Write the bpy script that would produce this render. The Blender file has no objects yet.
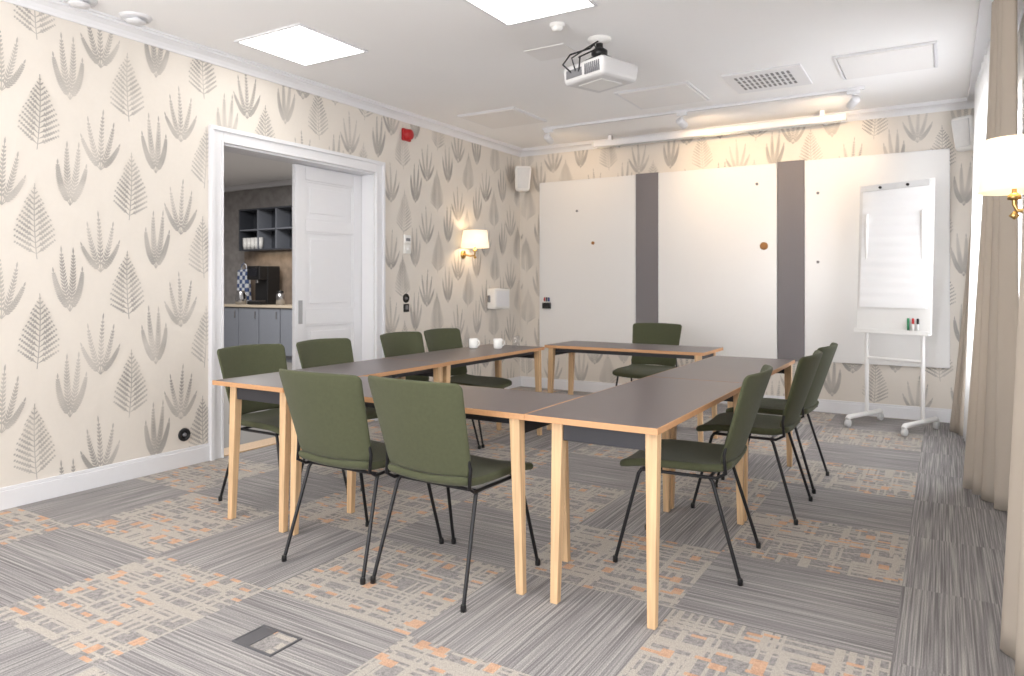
import bpy, bmesh, math, random
from mathutils import Vector, Matrix
random.seed(7)
C = bpy.context.scene.collection
PI = math.pi
H = 2.94
LX, RX, BY, RY = -4.52, 0.40, 7.66, -2.0

# ---------------------------------------------------------------- materials
def lin(c):
    return tuple(((v/255)/12.92 if v/255 <= .04045 else ((v/255+.055)/1.055)**2.4) for v in c)
def newmat(name):
    m = bpy.data.materials.new(name); m.use_nodes = True
    nt = m.node_tree; b = nt.nodes['Principled BSDF']
    return m, nt, b
def mat(name, rgb, rough=.5, metal=0, var=.06, scale=30, bump=0, bscale=200, emit=None, estr=0, spec=.5, sheen=0, bdist=.002):
    m, nt, b = newmat(name)
    col = lin(rgb)
    tc = nt.nodes.new('ShaderNodeTexCoord')
    n = nt.nodes.new('ShaderNodeTexNoise'); n.inputs['Scale'].default_value = scale; n.inputs['Detail'].default_value = 4
    nt.links.new(tc.outputs['Object'], n.inputs['Vector'])
    mx = nt.nodes.new('ShaderNodeMix'); mx.data_type = 'RGBA'
    mx.inputs[6].default_value = (*[c*(1-var) for c in col], 1); mx.inputs[7].default_value = (*[min(1, c*(1+var)) for c in col], 1)
    nt.links.new(n.outputs['Fac'], mx.inputs[0]); nt.links.new(mx.outputs[2], b.inputs['Base Color'])
    b.inputs['Roughness'].default_value = rough; b.inputs['Metallic'].default_value = metal
    b.inputs['Specular IOR Level'].default_value = spec
    if sheen: b.inputs['Sheen Weight'].default_value = sheen
    if bump:
        n2 = nt.nodes.new('ShaderNodeTexNoise'); n2.inputs['Scale'].default_value = bscale
        nt.links.new(tc.outputs['Object'], n2.inputs['Vector'])
        bp = nt.nodes.new('ShaderNodeBump'); bp.inputs['Strength'].default_value = bump; bp.inputs['Distance'].default_value = bdist
        nt.links.new(n2.outputs['Fac'], bp.inputs['Height']); nt.links.new(bp.outputs['Normal'], b.inputs['Normal'])
    if emit:
        b.inputs['Emission Color'].default_value = (*lin(emit), 1); b.inputs['Emission Strength'].default_value = estr
    return m
def wood(name, rgb):
    m, nt, b = newmat(name); col = lin(rgb)
    tc = nt.nodes.new('ShaderNodeTexCoord'); mp = nt.nodes.new('ShaderNodeMapping')
    mp.inputs['Scale'].default_value = (70, 70, 3)
    n = nt.nodes.new('ShaderNodeTexNoise'); n.inputs['Scale'].default_value = 1; n.inputs['Detail'].default_value = 6
    nt.links.new(tc.outputs['Object'], mp.inputs['Vector']); nt.links.new(mp.outputs[0], n.inputs['Vector'])
    r = nt.nodes.new('ShaderNodeValToRGB')
    r.color_ramp.elements[0].position = .3; r.color_ramp.elements[0].color = (*[c*.74 for c in col], 1)
    r.color_ramp.elements[1].position = .7; r.color_ramp.elements[1].color = (*[min(1, c*1.06) for c in col], 1)
    nt.links.new(n.outputs['Fac'], r.inputs[0]); nt.links.new(r.outputs[0], b.inputs['Base Color'])
    b.inputs['Roughness'].default_value = .45
    return m
def translucent(name, rgb, mixf, transp=0):
    m, nt, b = newmat(name); col = lin(rgb)
    b.inputs['Base Color'].default_value = (*col, 1); b.inputs['Roughness'].default_value = .9
    tc = nt.nodes.new('ShaderNodeTexCoord'); n = nt.nodes.new('ShaderNodeTexNoise'); n.inputs['Scale'].default_value = 400
    nt.links.new(tc.outputs['Object'], n.inputs['Vector'])
    bp = nt.nodes.new('ShaderNodeBump'); bp.inputs['Strength'].default_value = .15; bp.inputs['Distance'].default_value = .002
    nt.links.new(n.outputs['Fac'], bp.inputs['Height']); nt.links.new(bp.outputs['Normal'], b.inputs['Normal'])
    t = nt.nodes.new('ShaderNodeBsdfTranslucent'); t.inputs['Color'].default_value = (*col, 1)
    mx = nt.nodes.new('ShaderNodeMixShader'); mx.inputs[0].default_value = mixf
    out = nt.nodes['Material Output']
    nt.links.new(b.outputs[0], mx.inputs[1]); nt.links.new(t.outputs[0], mx.inputs[2])
    last = mx
    if transp:
        tr = nt.nodes.new('ShaderNodeBsdfTransparent'); m2 = nt.nodes.new('ShaderNodeMixShader'); m2.inputs[0].default_value = transp
        nt.links.new(mx.outputs[0], m2.inputs[1]); nt.links.new(tr.outputs[0], m2.inputs[2]); last = m2
    nt.links.new(last.outputs[0], out.inputs['Surface'])
    return m

def carpet_mat():
    m, nt, b = newmat('carpet')
    L = nt.links.new
    tc = nt.nodes.new('ShaderNodeTexCoord'); sp = nt.nodes.new('ShaderNodeSeparateXYZ'); L(tc.outputs['Object'], sp.inputs[0])
    def M(op, a, bb=None, c=None):
        n = nt.nodes.new('ShaderNodeMath'); n.operation = op
        for i, v in enumerate((a, bb, c)):
            if v is None: continue
            if isinstance(v, (int, float)): n.inputs[i].default_value = v
            else: L(v, n.inputs[i])
        return n.outputs[0]
    x, y = sp.outputs[0], sp.outputs[1]
    ix = M('FLOOR', M('DIVIDE', M('ADD', x, 3.15), .75)); iy = M('FLOOR', M('DIVIDE', M('SUBTRACT', y, 1.3), .7))
    chk = M('MAXIMUM', M('FLOORED_MODULO', M('ADD', ix, iy), 2), M('GREATER_THAN', x, -.15))       # 0 = plaid
    dr = M('FLOORED_MODULO', ix, 2)
    def noise(sx, sy, det=2, off=0.0):
        cb = nt.nodes.new('ShaderNodeCombineXYZ'); L(M('MULTIPLY', x, sx), cb.inputs[0]); L(M('MULTIPLY', y, sy), cb.inputs[1])
        L(M('MULTIPLY', M('ADD', M('MULTIPLY', ix, 3.7), M('MULTIPLY', iy, 5.3)), off), cb.inputs[2])
        n = nt.nodes.new('ShaderNodeTexNoise'); n.inputs['Scale'].default_value = 1; n.inputs['Detail'].default_value = det
        L(cb.outputs[0], n.inputs['Vector']); return n.outputs['Fac']
    def cell(sx, sy, off=0):
        cb = nt.nodes.new('ShaderNodeCombineXYZ')
        L(M('FLOOR', M('MULTIPLY', x, sx)), cb.inputs[0]); L(M('FLOOR', M('MULTIPLY', y, sy)), cb.inputs[1]); cb.inputs[2].default_value = off
        n = nt.nodes.new('ShaderNodeTexWhiteNoise'); n.noise_dimensions = '3D'; L(cb.outputs[0], n.inputs['Vector']); return n.outputs['Value']
    def ramp(f, stops):
        r = nt.nodes.new('ShaderNodeValToRGB'); e = r.color_ramp.elements
        e[0].position = stops[0][0]; e[0].color = (*lin(stops[0][1]), 1); e[1].position = stops[-1][0]; e[1].color = (*lin(stops[-1][1]), 1)
        for p, c in stops[1:-1]:
            q = e.new(p); q.color = (*lin(c), 1)
        L(f, r.inputs[0]); return r.outputs[0]
    def mix(f, a, bb):
        n = nt.nodes.new('ShaderNodeMix'); n.data_type = 'RGBA'
        L(f, n.inputs[0])
        for i, v in ((6, a), (7, bb)):
            if isinstance(v, tuple): n.inputs[i].default_value = (*lin(v), 1)
            else: L(v, n.inputs[i])
        return n.outputs[2]
    st = [(.34, (124, 121, 122)), (.47, (144, 141, 142)), (.55, (158, 155, 154)), (.68, (181, 177, 174))]
    sA = ramp(noise(165, 1.8, 2, 1), st); sB = ramp(noise(1.8, 165, 2, 1), st)
    stripes = mix(dr, sA, sB)
    base = ramp(noise(60, 60), [(.35, (136, 133, 133)), (.6, (162, 158, 156))])
    def lines(length, thick, thr, off, horiz):
        return M('GREATER_THAN', cell(1/length, 1/thick, off) if horiz else cell(1/thick, 1/length, off), thr)
    h = M('MAXIMUM', lines(.18, .013, .70, 0, 1), lines(.30, .022, .85, 4, 1))
    v = M('MAXIMUM', lines(.17, .012, .78, 3, 0), lines(.27, .02, .88, 7, 0))
    light = M('MULTIPLY', M('MAXIMUM', h, v), .68)
    pl = mix(light, base, (194, 186, 176))
    orange = M('MULTIPLY', M('MAXIMUM', M('GREATER_THAN', cell(18, 50, 5), .945), M('GREATER_THAN', cell(24, 18, 8), .97)), .68)
    pl = mix(orange, pl, (212, 163, 127))
    col = mix(chk, pl, stripes)
    g = noise(240, 240, 3)
    gr = nt.nodes.new('ShaderNodeMapRange'); L(g, gr.inputs[0]); gr.inputs[1].default_value = .3; gr.inputs[2].default_value = .7; gr.inputs[3].default_value = .70; gr.inputs[4].default_value = 1.26
    mu = nt.nodes.new('ShaderNodeVectorMath'); mu.operation = 'SCALE'; L(col, mu.inputs[0]); L(gr.outputs[0], mu.inputs['Scale'])
    L(mu.outputs[0], b.inputs['Base Color']); b.inputs['Roughness'].default_value = .95; b.inputs['Specular IOR Level'].default_value = .1
    bp = nt.nodes.new('ShaderNodeBump'); bp.inputs['Strength'].default_value = .4; bp.inputs['Distance'].default_value = .003
    L(g, bp.inputs['Height']); L(bp.outputs['Normal'], b.inputs['Normal'])
    return m

def emission_mat(name, rgb, s):
    m, nt, b = newmat(name)
    b.inputs['Base Color'].default_value = (.9, .9, .9, 1)
    b.inputs['Emission Color'].default_value = (*lin(rgb), 1); b.inputs['Emission Strength'].default_value = s
    return m
def motif_mat():
    m, nt, b = newmat('wallpaper_silver_print')
    tc = nt.nodes.new('ShaderNodeTexCoord'); n = nt.nodes.new('ShaderNodeTexNoise'); n.inputs['Scale'].default_value = 4
    nt.links.new(tc.outputs['Object'], n.inputs['Vector'])
    r = nt.nodes.new('ShaderNodeValToRGB'); e = r.color_ramp.elements
    e[0].position = .36; e[0].color = (*lin((166, 162, 157)), 1); e[1].position = .64; e[1].color = (*lin((199, 193, 186)), 1)
    nt.links.new(n.outputs['Fac'], r.inputs[0]); nt.links.new(r.outputs[0], b.inputs['Base Color'])
    b.inputs['Roughness'].default_value = .6; b.inputs['Specular IOR Level'].default_value = .3
    return m

MT = dict(
 paper=mat('wallpaper_cream', (222, 215, 206), .75, var=.02, scale=40, bump=.08, bscale=300),
 motif=motif_mat(), white=mat('white_paint', (228, 228, 231), .45, var=.01), ceil=mat('ceiling_paint', (244, 243, 243), .9, var=.01, scale=3),
 ceil2=mat('ceiling_panel_paint', (236, 234, 233), .8, var=.01),
 plas=mat('white_plastic', (232, 231, 229), .4, var=.01), pplas=mat('projector_plastic', (214, 213, 214), .45, var=.01), carpet=carpet_mat(),
 green=mat('green_wool', (78, 81, 60), .9, var=.14, scale=60, bump=.4, bscale=700, sheen=.1, spec=.2),
 black=mat('black_steel', (28, 28, 31), .4, metal=.3), oak=wood('oak', (222, 186, 144)), oakedge=mat('oak_edge', (198, 150, 108), .5, var=.12, scale=80),
 top=mat('taupe_laminate', (94, 86, 87), .34, var=.04, scale=60), dark=mat('dark_rail', (42, 42, 48), .5),
 board=mat('whiteboard_enamel', (229, 228, 227), .25, var=.005), alu=mat('aluminium', (190, 190, 190), .35, metal=.8),
 felt=mat('grey_felt', (124, 120, 123), .95, var=.06, scale=150, bump=.3, bscale=500),
 curtain=translucent('beige_curtain', (205, 194, 181), .22), sheer=translucent('white_sheer', (248, 248, 248), .6, .2),
 gold=mat('brass', (196, 164, 108), .3, metal=1, var=.03), shade=mat('lamp_shade_fabric', (246, 238, 224), .8, emit=(255, 232, 196), estr=.75),
 panel=emission_mat('led_diffuser', (255, 252, 246), 7), red=mat('red_plastic', (176, 30, 34), .4), blackp=mat('black_plastic', (24, 24, 26), .4),
 greyp=mat('grey_plastic', (120, 120, 124), .5), dgrey=mat('dark_grey_metal', (92, 92, 96), .45), lgrey=mat('light_grey_metal', (165, 165, 168), .4, metal=.3),
 kwall=mat('kitchen_grey_wallpaper', (150, 146, 144), .8, var=.4, scale=9),
 kcab=mat('blue_grey_cabinet', (134, 138, 147), .5), kshelf=mat('charcoal_shelf', (68, 71, 78), .5), kstone=mat('brown_marble', (140, 126, 114), .35, var=.6, scale=7),
 ktop=mat('beige_worktop', (206, 192, 172), .4), kfloor=mat('grey_kitchen_floor', (130, 126, 122), .6), steel=mat('brushed_steel', (190, 190, 192), .25, metal=1),
 paperw=mat('white_paper', (240, 240, 241), .7, var=.005), grn=mat('green_plastic', (20, 110, 70), .4), brown=mat('brown_cork', (150, 105, 60), .8),
 lens=mat('lens_glass', (20, 22, 30), .08), ceram=mat('white_ceramic', (242, 241, 238), .2), felt2=mat('light_grille', (214, 214, 214), .7), blue=mat('blue_plastic', (40, 60, 140), .4))
def glassm():
    m, nt, b = newmat('clear_glass')
    tr = nt.nodes.new('ShaderNodeBsdfTransparent'); gl = nt.nodes.new('ShaderNodeBsdfGlossy'); gl.inputs['Roughness'].default_value = .03
    mx = nt.nodes.new('ShaderNodeMixShader'); mx.inputs[0].default_value = .1
    nt.links.new(tr.outputs[0], mx.inputs[1]); nt.links.new(gl.outputs[0], mx.inputs[2]); nt.links.new(mx.outputs[0], nt.nodes['Material Output'].inputs['Surface'])
    return m
MT['glass'] = glassm()
def checkm():
    m, nt, b = newmat('blue_checked_cloth')
    tc = nt.nodes.new('ShaderNodeTexCoord'); ck = nt.nodes.new('ShaderNodeTexChecker'); ck.inputs['Scale'].default_value = 14
    ck.inputs['Color1'].default_value = (*lin((70, 90, 135)), 1); ck.inputs['Color2'].default_value = (*lin((215, 220, 228)), 1)
    nt.links.new(tc.outputs['Object'], ck.inputs['Vector']); nt.links.new(ck.outputs[0], b.inputs['Base Color']); return m
MT['check'] = checkm()
emis_bulb = emission_mat('warm_bulb', (255, 210, 150), 6)

# ---------------------------------------------------------------- mesh builder
class MB:
    def __init__(s): s.v = []; s.f = []; s.m = []; s.sm = []
    def add(s, vs, fs, mi=0, smooth=False):
        o = len(s.v); s.v += [tuple(p) for p in vs]
        for f in fs: s.f.append([o+i for i in f]); s.m.append(mi); s.sm.append(smooth)
        return s
    def box(s, x0, x1, y0, y1, z0, z1, mi=0):
        vs = [(x0,y0,z0),(x1,y0,z0),(x1,y1,z0),(x0,y1,z0),(x0,y0,z1),(x1,y0,z1),(x1,y1,z1),(x0,y1,z1)]
        return s.add(vs, [(0,3,2,1),(4,5,6,7),(0,1,5,4),(1,2,6,5),(2,3,7,6),(3,0,4,7)], mi)
    def hexa(s, lo, hi, mi=0):
        return s.add(list(lo)+list(hi), [(0,3,2,1),(4,5,6,7),(0,1,5,4),(1,2,6,5),(2,3,7,6),(3,0,4,7)], mi)
    def tube(s, pts, r, n=12, mi=0):
        pts = [Vector(p) for p in pts]; rings = []
        rr = r if isinstance(r, (list, tuple)) else [r]*len(pts)
        up = None
        for i, p in enumerate(pts):
            d = (pts[min(i+1, len(pts)-1)]-pts[max(i-1, 0)]).normalized()
            if up is None:
                up = Vector((0,0,1)) if abs(d.z) < .9 else Vector((1,0,0))
            a = d.cross(up).normalized(); b = a.cross(d).normalized(); up = b
            rings.append([p+(a*math.cos(t)+b*math.sin(t))*rr[i] for t in [2*PI*k/n for k in range(n)]])
        vs = [q for r_ in rings for q in r_]; fs = []
        for i in range(len(pts)-1):
            for k in range(n):
                fs.append((i*n+k, i*n+(k+1)%n, (i+1)*n+(k+1)%n, (i+1)*n+k))
        s.add(vs, fs, mi, True)
        s.add(rings[0], [tuple(range(n))], mi); s.add(rings[-1], [tuple(reversed(range(n)))], mi)
        return s
    def lathe(s, prof, c=(0,0,0), n=32, mi=0, axis='Z', cap=True):
        vs = []
        for r, z in prof:
            for k in range(n):
                t = 2*PI*k/n; a, b = r*math.cos(t), r*math.sin(t)
                p = (a, b, z) if axis == 'Z' else ((z, a, b) if axis == 'X' else (b, z, a))
                vs.append((c[0]+p[0], c[1]+p[1], c[2]+p[2]))
        fs = []
        for i in range(len(prof)-1):
            for k in range(n): fs.append((i*n+k, i*n+(k+1)%n, (i+1)*n+(k+1)%n, (i+1)*n+k))
        s.add(vs, fs, mi, True)
        if cap:
            if prof[0][0] > 1e-5: s.add(vs[:n], [tuple(reversed(range(n)))], mi)
            if prof[-1][0] > 1e-5: s.add(vs[-n:], [tuple(range(n))], mi)
        return s
    def pad(s, w, h, rc, th, fn, mi=0, n=10):
        out = []
        for cx, cy, a0 in ((w-rc, h-rc, 0), (-w+rc, h-rc, PI/2), (-w+rc, -h+rc, PI), (w-rc, -h+rc, 1.5*PI)):
            for k in range(n+1): t = a0+PI/2*k/n; out.append((cx+rc*math.cos(t), cy+rc*math.sin(t)))
        full = []
        for i, p in enumerate(out):
            q = out[(i+1) % len(out)]; full.append(p)
            if math.hypot(p[0]-q[0], p[1]-q[1]) > .06:
                for k in range(1, 6): full.append((p[0]+(q[0]-p[0])*k/6, p[1]+(q[1]-p[1])*k/6))
        N = len(full); sc = [.12, .35, .6, .8, .92, .97, .992, 1.0]; hh = [1, 1, 1, .99, .95, .82, .5, 0]
        vs = [fn(0, 0, th)]
        for k, c in enumerate(sc):
            for p in full: vs.append(fn(p[0]*c, p[1]*c, th*hh[k]))
        for k in range(len(sc)-2, -1, -1):
            for p in full: vs.append(fn(p[0]*sc[k], p[1]*sc[k], -th*hh[k]))
        vs.append(fn(0, 0, -th)); R = 2*len(sc)-1; fs = []
        for i in range(N): fs.append((0, 1+i, 1+(i+1)%N))
        for r in range(R-1):
            for i in range(N): fs.append((1+r*N+i, 1+(r+1)*N+i, 1+(r+1)*N+(i+1)%N, 1+r*N+(i+1)%N))
        last = len(vs)-1; o = 1+(R-1)*N
        for i in range(N): fs.append((o+i, last, o+(i+1)%N))
        return s.add(vs, fs, mi, True)
    def build(s, name, mats, parent=None, bevel=0, loc=None, rot=None, solid=0):
        me = bpy.data.meshes.new(name); me.from_pydata(s.v, [], s.f)
        if not isinstance(mats, (list, tuple)): mats = [mats]
        for m in mats: me.materials.append(MT[m] if isinstance(m, str) else m)
        for p, mi, sm in zip(me.polygons, s.m, s.sm): p.material_index = mi; p.use_smooth = sm
        me.update()
        o = bpy.data.objects.new(name, me); C.objects.link(o)
        if parent is not None: o.parent = parent
        if loc: o.location = loc
        if rot: o.rotation_euler = rot
        if bevel:
            b = o.modifiers.new('bevel', 'BEVEL'); b.width = bevel; b.segments = 3; b.limit_method = 'ANGLE'
        if solid:
            b = o.modifiers.new('solid', 'SOLIDIFY'); b.thickness = solid; b.offset = 0
        return o
def tag(o, label, cat, group=None):
    o['label'] = label; o['category'] = cat
    if group: o['group'] = group
    return o
def thing(name, label, cat, loc=(0,0,0), rotz=0, group=None):
    o = bpy.data.objects.new(name, None); C.objects.link(o); o.empty_display_size = .1
    o.location = loc; o.rotation_euler = (0, 0, rotz); return tag(o, label, cat, group)
def st(o): o['kind'] = 'structure'; return o
def dup(root, loc, rotz, label, group=None):
    r = root.copy(); C.objects.link(r); r.location = loc; r.rotation_euler = (0, 0, rotz); r['label'] = label
    if group: r['group'] = group
    for ch in list(root.children):
        c = ch.copy(); C.objects.link(c); c.parent = r
        for g in list(ch.children):
            d = g.copy(); C.objects.link(d); d.parent = c
    return r

# ---------------------------------------------------------------- room shell
st(MB().box(LX-.2, RX+.15, RY-.15, BY+.15, -.12, 0).build('floor', 'carpet'))
st(MB().box(LX-.2, RX+.15, RY-.15, BY+.15, H, H+.12).build('ceiling', 'ceil'))
DY0, DY1, DZ = 3.36, 5.00, 2.30

def leaf(cx, cz, ang, L, W):
    dx, dz = math.sin(ang), math.cos(ang); nx, nz = dz, -dx
    P = [(0, .1), (.25, .48), (.6, .42), (1, 0), (.6, -.42), (.25, -.48), (0, -.1)]
    return [(cx+dx*L*a+nx*W*b, cz+dz*L*a+nz*W*b) for a, b in P]
def frond(cx, cz, ang, L, bend, pairs, pl, pw, pang=.85, pk=.8):
    out = []; pts = []
    N = pairs+2; x, z, a = cx, cz, ang
    for i in range(N+1):
        pts.append((x, z, a)); x += math.sin(a)*L/N; z += math.cos(a)*L/N; a += bend/N
    for i in range(N):
        (x0, z0, a0), (x1, z1, a1) = pts[i], pts[i+1]
        nx, nz = math.cos(a0)*.0022, -math.sin(a0)*.0022
        out.append([(x0-nx, z0-nz), (x0+nx, z0+nz), (x1+nx, z1+nz), (x1-nx, z1-nz)])
    for i in range(2, pairs+1):
        t = i/(pairs+1); (x0, z0, a0) = pts[i]
        l = pl*(1-t)**pk*min(1, .3+t*2.5)+.008
        for sgn in (-1, 1): out.append(leaf(x0, z0, a0+sgn*pang, l, pw))
    out.append(leaf(pts[-2][0], pts[-2][1], pts[-1][2], L*.08+.012, pw))
    return out
def m_fern(s):
    out = []
    N = 13; L = .41; x, z, a = 0, -.20, .10*s
    for i in range(N+1):
        t = i/N
        nx, nz = math.cos(a)*.0025, -math.sin(a)*.0025; x1, z1 = x+math.sin(a)*L/N, z+math.cos(a)*L/N
        out.append([(x-nx, z-nz), (x+nx, z+nz), (x1+nx, z1+nz), (x1-nx, z1-nz)])
        if i >= 1:
            l = .17*(1-t)**.85*min(1, .75+t)+.01
            for sg in (-1, 1):
                pa = a+sg*(.98-.25*t)
                out.append(leaf(x, z, pa, l, .010))
                k = 2
                while k*.016 < l*.92:
                    q = k*.016; w = .021*(1-q/l*.65)*(1 if l > .05 else .6)
                    px, pz = x+math.sin(pa)*q, z+math.cos(pa)*q
                    out.append(leaf(px, pz, pa-sg*.75, w, .009)); out.append(leaf(px, pz, pa+sg*.75, w, .009)); k += 1
        x, z = x1, z1; a -= .14*s/N
    return out
def m_spray(s):
    out = []
    for a, L, b in ((-.74, .23, .35), (-.36, .32, .2), (0, .37, .08), (.38, .31, -.2), (.80, .21, -.35)):
        out += frond(0, -.18, a*s, L, b*s*1.2, 13, .032, .0105, .6, .5)
    return out
def m_tuft(s):
    out = []
    for a, L, b in ((-.58, .27, .3), (-.22, .38, .12), (.12, .37, -.1), (.52, .27, -.35)):
        out += frond(0, -.19, a*s, L, b*s*1.5, 16, .038, .011, .62, .5)
    return out
def wallpaper(mb, a0, a1, start, fn, skip=None):
    # every printed leaflet lies a hair above the one before it so overlaps never coincide
    kinds = [m_fern, m_tuft, m_spray]; offs = [0, .32, -.09]
    k = math.floor((a0-start)/.183)
    while start+k*.183 < a1+.2:
        a = start+k*.183; g = k//3; base = (1.61+offs[k % 3]+g*.27) % .64
        for j in range(0, 6):
            z = base+j*.64
            sgn = 1 if (j+k) % 2 else -1
            for n_, poly in enumerate(kinds[k % 3](sgn)):
                q = [(a+p[0], z+p[1]) for p in poly]
                if any(p[1] > H-.02 or p[1] < .03 or p[0] < a0+.01 or p[0] > a1-.01 for p in q): continue
                if skip and any(skip(p) for p in q): continue
                off = .0004+(n_*3+(k % 3))*.0000035
                mb.add([fn(p, off) for p in q], [tuple(range(len(q)))], 1)
        k += 1
w = MB(); w.box(LX-.2, LX, RY, DY0, 0, H); w.box(LX-.2, LX, DY1, BY, 0, H); w.box(LX-.2, LX, DY0, DY1, DZ, H)
wallpaper(w, RY, BY, 2.12, lambda p, o: (LX+o, p[0], p[1]), lambda p: DY0-.03 < p[0] < DY1+.03 and p[1] < DZ+.03)
st(w.build('wall_left', ['paper', 'motif']))
w = MB(); w.box(LX-.2, RX+.15, BY, BY+.15, 0, H)
wallpaper(w, LX, RX, LX+.1, lambda p, o: (p[0], BY-o, p[1]))
st(w.build('wall_back', ['paper', 'motif']))
W1, W2, WZ0, WZ1 = (5.25, 6.85), (.1, 2.3), .55, 2.5
w = MB()
for a, b in ((RY, W2[0]), (W2[1], W1[0]), (W1[1], BY)): w.box(RX, RX+.15, a, b, 0, H)
for a, b in (W1, W2): w.box(RX, RX+.15, a, b, 0, WZ0); w.box(RX, RX+.15, a, b, WZ1, H)
wallpaper(w, 2.0, BY, 2.12, lambda p, o: (RX-o, p[0], p[1]), lambda p: any(a-.03 < p[0] < b+.03 for a, b in (W1, W2)) and WZ0-.03 < p[1] < WZ1+.03)
st(w.build('wall_right', ['paper', 'motif']))
w = MB(); w.box(LX, -3.9, RY-.15, RY, 0, H); w.box(-.5, RX, RY-.15, RY, 0, H); w.box(-3.9, -.5, RY-.15, RY, 0, .6); w.box(-3.9, -.5, RY-.15, RY, 2.5, H)
st(w.build('wall_rear', 'paper'))
for i, (a, b) in enumerate((W1, W2)):
    r = bpy.data.objects.new('window_%d' % (i+1), None); C.objects.link(r); st(r); r.location = (RX, a, WZ0)
    L = b-a; Hh = WZ1-WZ0; m = MB(); t = .06
    m.box(.03, .1, 0, L, 0, t); m.box(.03, .1, 0, L, Hh-t, Hh); m.box(.03, .1, 0, t, t, Hh-t); m.box(.03, .1, L-t, L, t, Hh-t)
    m.box(.03, .1, L/2-.035, L/2+.035, t, Hh-t); m.box(.04, .09, t, L-t, Hh*.68, Hh*.68+.035)
    m.build('window_frame', 'white', r, .004)
    MB().box(.06, .066, t, L-t, t, Hh-t).build('pane', 'glass', r)
    MB().box(-.04, .05, -.03, L+.03, -.03, 0).build('window_sill', 'white', r, .005)
m = MB(); m.box(-3.9, -.5, RY-.1, RY-.04, .6, .66); m.box(-3.9, -.5, RY-.1, RY-.04, 2.44, 2.5)
for x in (-3.9, -2.8, -1.67, -.56): m.box(x, x+.06, RY-.1, RY-.04, .66, 2.44)
st(m.build('window_3', 'white', None, .004))
def bb(name, boxes):
    m = MB()
    for x0, x1, y0, y1 in boxes:
        m.box(x0, x1, y0, y1, 0, .105)
        if x1-x0 < y1-y0:
            if x0 < -1: m.box(x0, x1-.007, y0, y1, .105, .125)
            else: m.box(x0+.007, x1, y0, y1, .105, .125)
        else: m.box(x0, x1, y0+.007, y1, .105, .125)
    st(m.build(name, 'white', None, .003))
bb('baseboard_left', [(LX, LX+.018, RY, DY0-.11), (LX, LX+.018, DY1+.11, BY)])
bb('baseboard_back', [(LX+.018, RX-.018, BY-.018, BY)])
bb('baseboard_right', [(RX-.018, RX, RY, BY)])
prof = [(0, 0), (0, -.085), (.012, -.085), (.02, -.07), (.035, -.05), (.06, -.035), (.075, -.03), (.075, -.015), (.085, -.012), (.085, 0)]
def crown(name, f, a0, a1):
    m = MB(); n = len(prof); vs = [f(p, a0) for p in prof]+[f(p, a1) for p in prof]
    m.add(vs, [(i, (i+1) % n, n+(i+1) % n, n+i) for i in range(n)]); st(m.build(name, 'white'))
crown('trim_1', lambda p, a: (LX+p[0], a, H+p[1]), RY, BY)
crown('trim_2', lambda p, a: (a, BY-p[0], H+p[1]), LX, RX)
crown('trim_3', lambda p, a: (RX-p[0], a, H+p[1]), RY, BY)
# door set
d = bpy.data.objects.new('door_1', None); C.objects.link(d); st(d); d.location = (LX, DY0, 0)
DW = DY1-DY0; cw = .11
m = MB()
for a, b in ((-cw, 0), (DW, DW+cw)):
    m.box(0, .022, a, b, 0, DZ+cw); e = a if a < 0 else b-.03; m.box(.022, .038, e, e+.03, 0, DZ+cw-.03)
    e = b-.018 if a < 0 else a; m.box(.022, .03, e, e+.018, 0, DZ+.018)
m.box(0, .022, 0, DW, DZ, DZ+cw); m.box(.022, .038, -cw, DW+cw, DZ+cw-.03, DZ+cw); m.box(.022, .03, 0, DW, DZ, DZ+.018)
m.build('door_frame', 'white', d, .003)
m = MB(); m.box(-.2, 0, 0, .015, 0, DZ); m.box(-.2, 0, DW-.015, DW, 0, DZ); m.box(-.2, 0, .015, DW-.015, DZ-.015, DZ)
m.build('jamb', 'white', d)
MB().box(-.2, 0, 0, DW, 0, .008).build('threshold', 'oak', d)
lf = MB()
y0, y1, z0, z1 = DW-.015-.80, DW-.017, .012, DZ-.02
lf.box(-.185, -.155, y0, y1, z0, z1)
def frame(m, ya, yb, za, zb, w, xa, xb):
    m.box(xa, xb, ya, yb, za, za+w); m.box(xa, xb, ya, yb, zb-w, zb); m.box(xa, xb, ya, ya+w, za+w, zb-w); m.box(xa, xb, yb-w, yb, za+w, zb-w)
lf.box(-.155, -.143, y0, y0+.11, z0, z1); lf.box(-.155, -.143, y1-.11, y1, z0, z1)
for za, zb in ((z0, .25), (.92, 1.04), (1.72, 1.82), (2.16, z1)): lf.box(-.155, -.143, y0+.11, y1-.11, za, zb)
leafo = lf.build('door_leaf', 'white', d, .003)
for za, zb in ((.25, .92), (1.04, 1.72), (1.82, 2.16)):
    m = MB(); frame(m, y0+.11, y1-.11, za, zb, .018, -.155, -.148); m.box(-.155, -.149, y0+.17, y1-.17, za+.06, zb-.06)
    m.build('panel', 'white', leafo, .003)
m = MB(); m.box(-.143, -.139, y0+.03, y0+.075, .93, 1.13); m.build('lock_plate', 'lgrey', leafo, .003)
m = MB(); m.box(-.25, -.21, -.82, -.01, z0, z1); m.box(-.21, -.205, -.72, -.1, .25, 2.1); m.build('open_door_leaf', 'white', d, .003)

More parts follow.
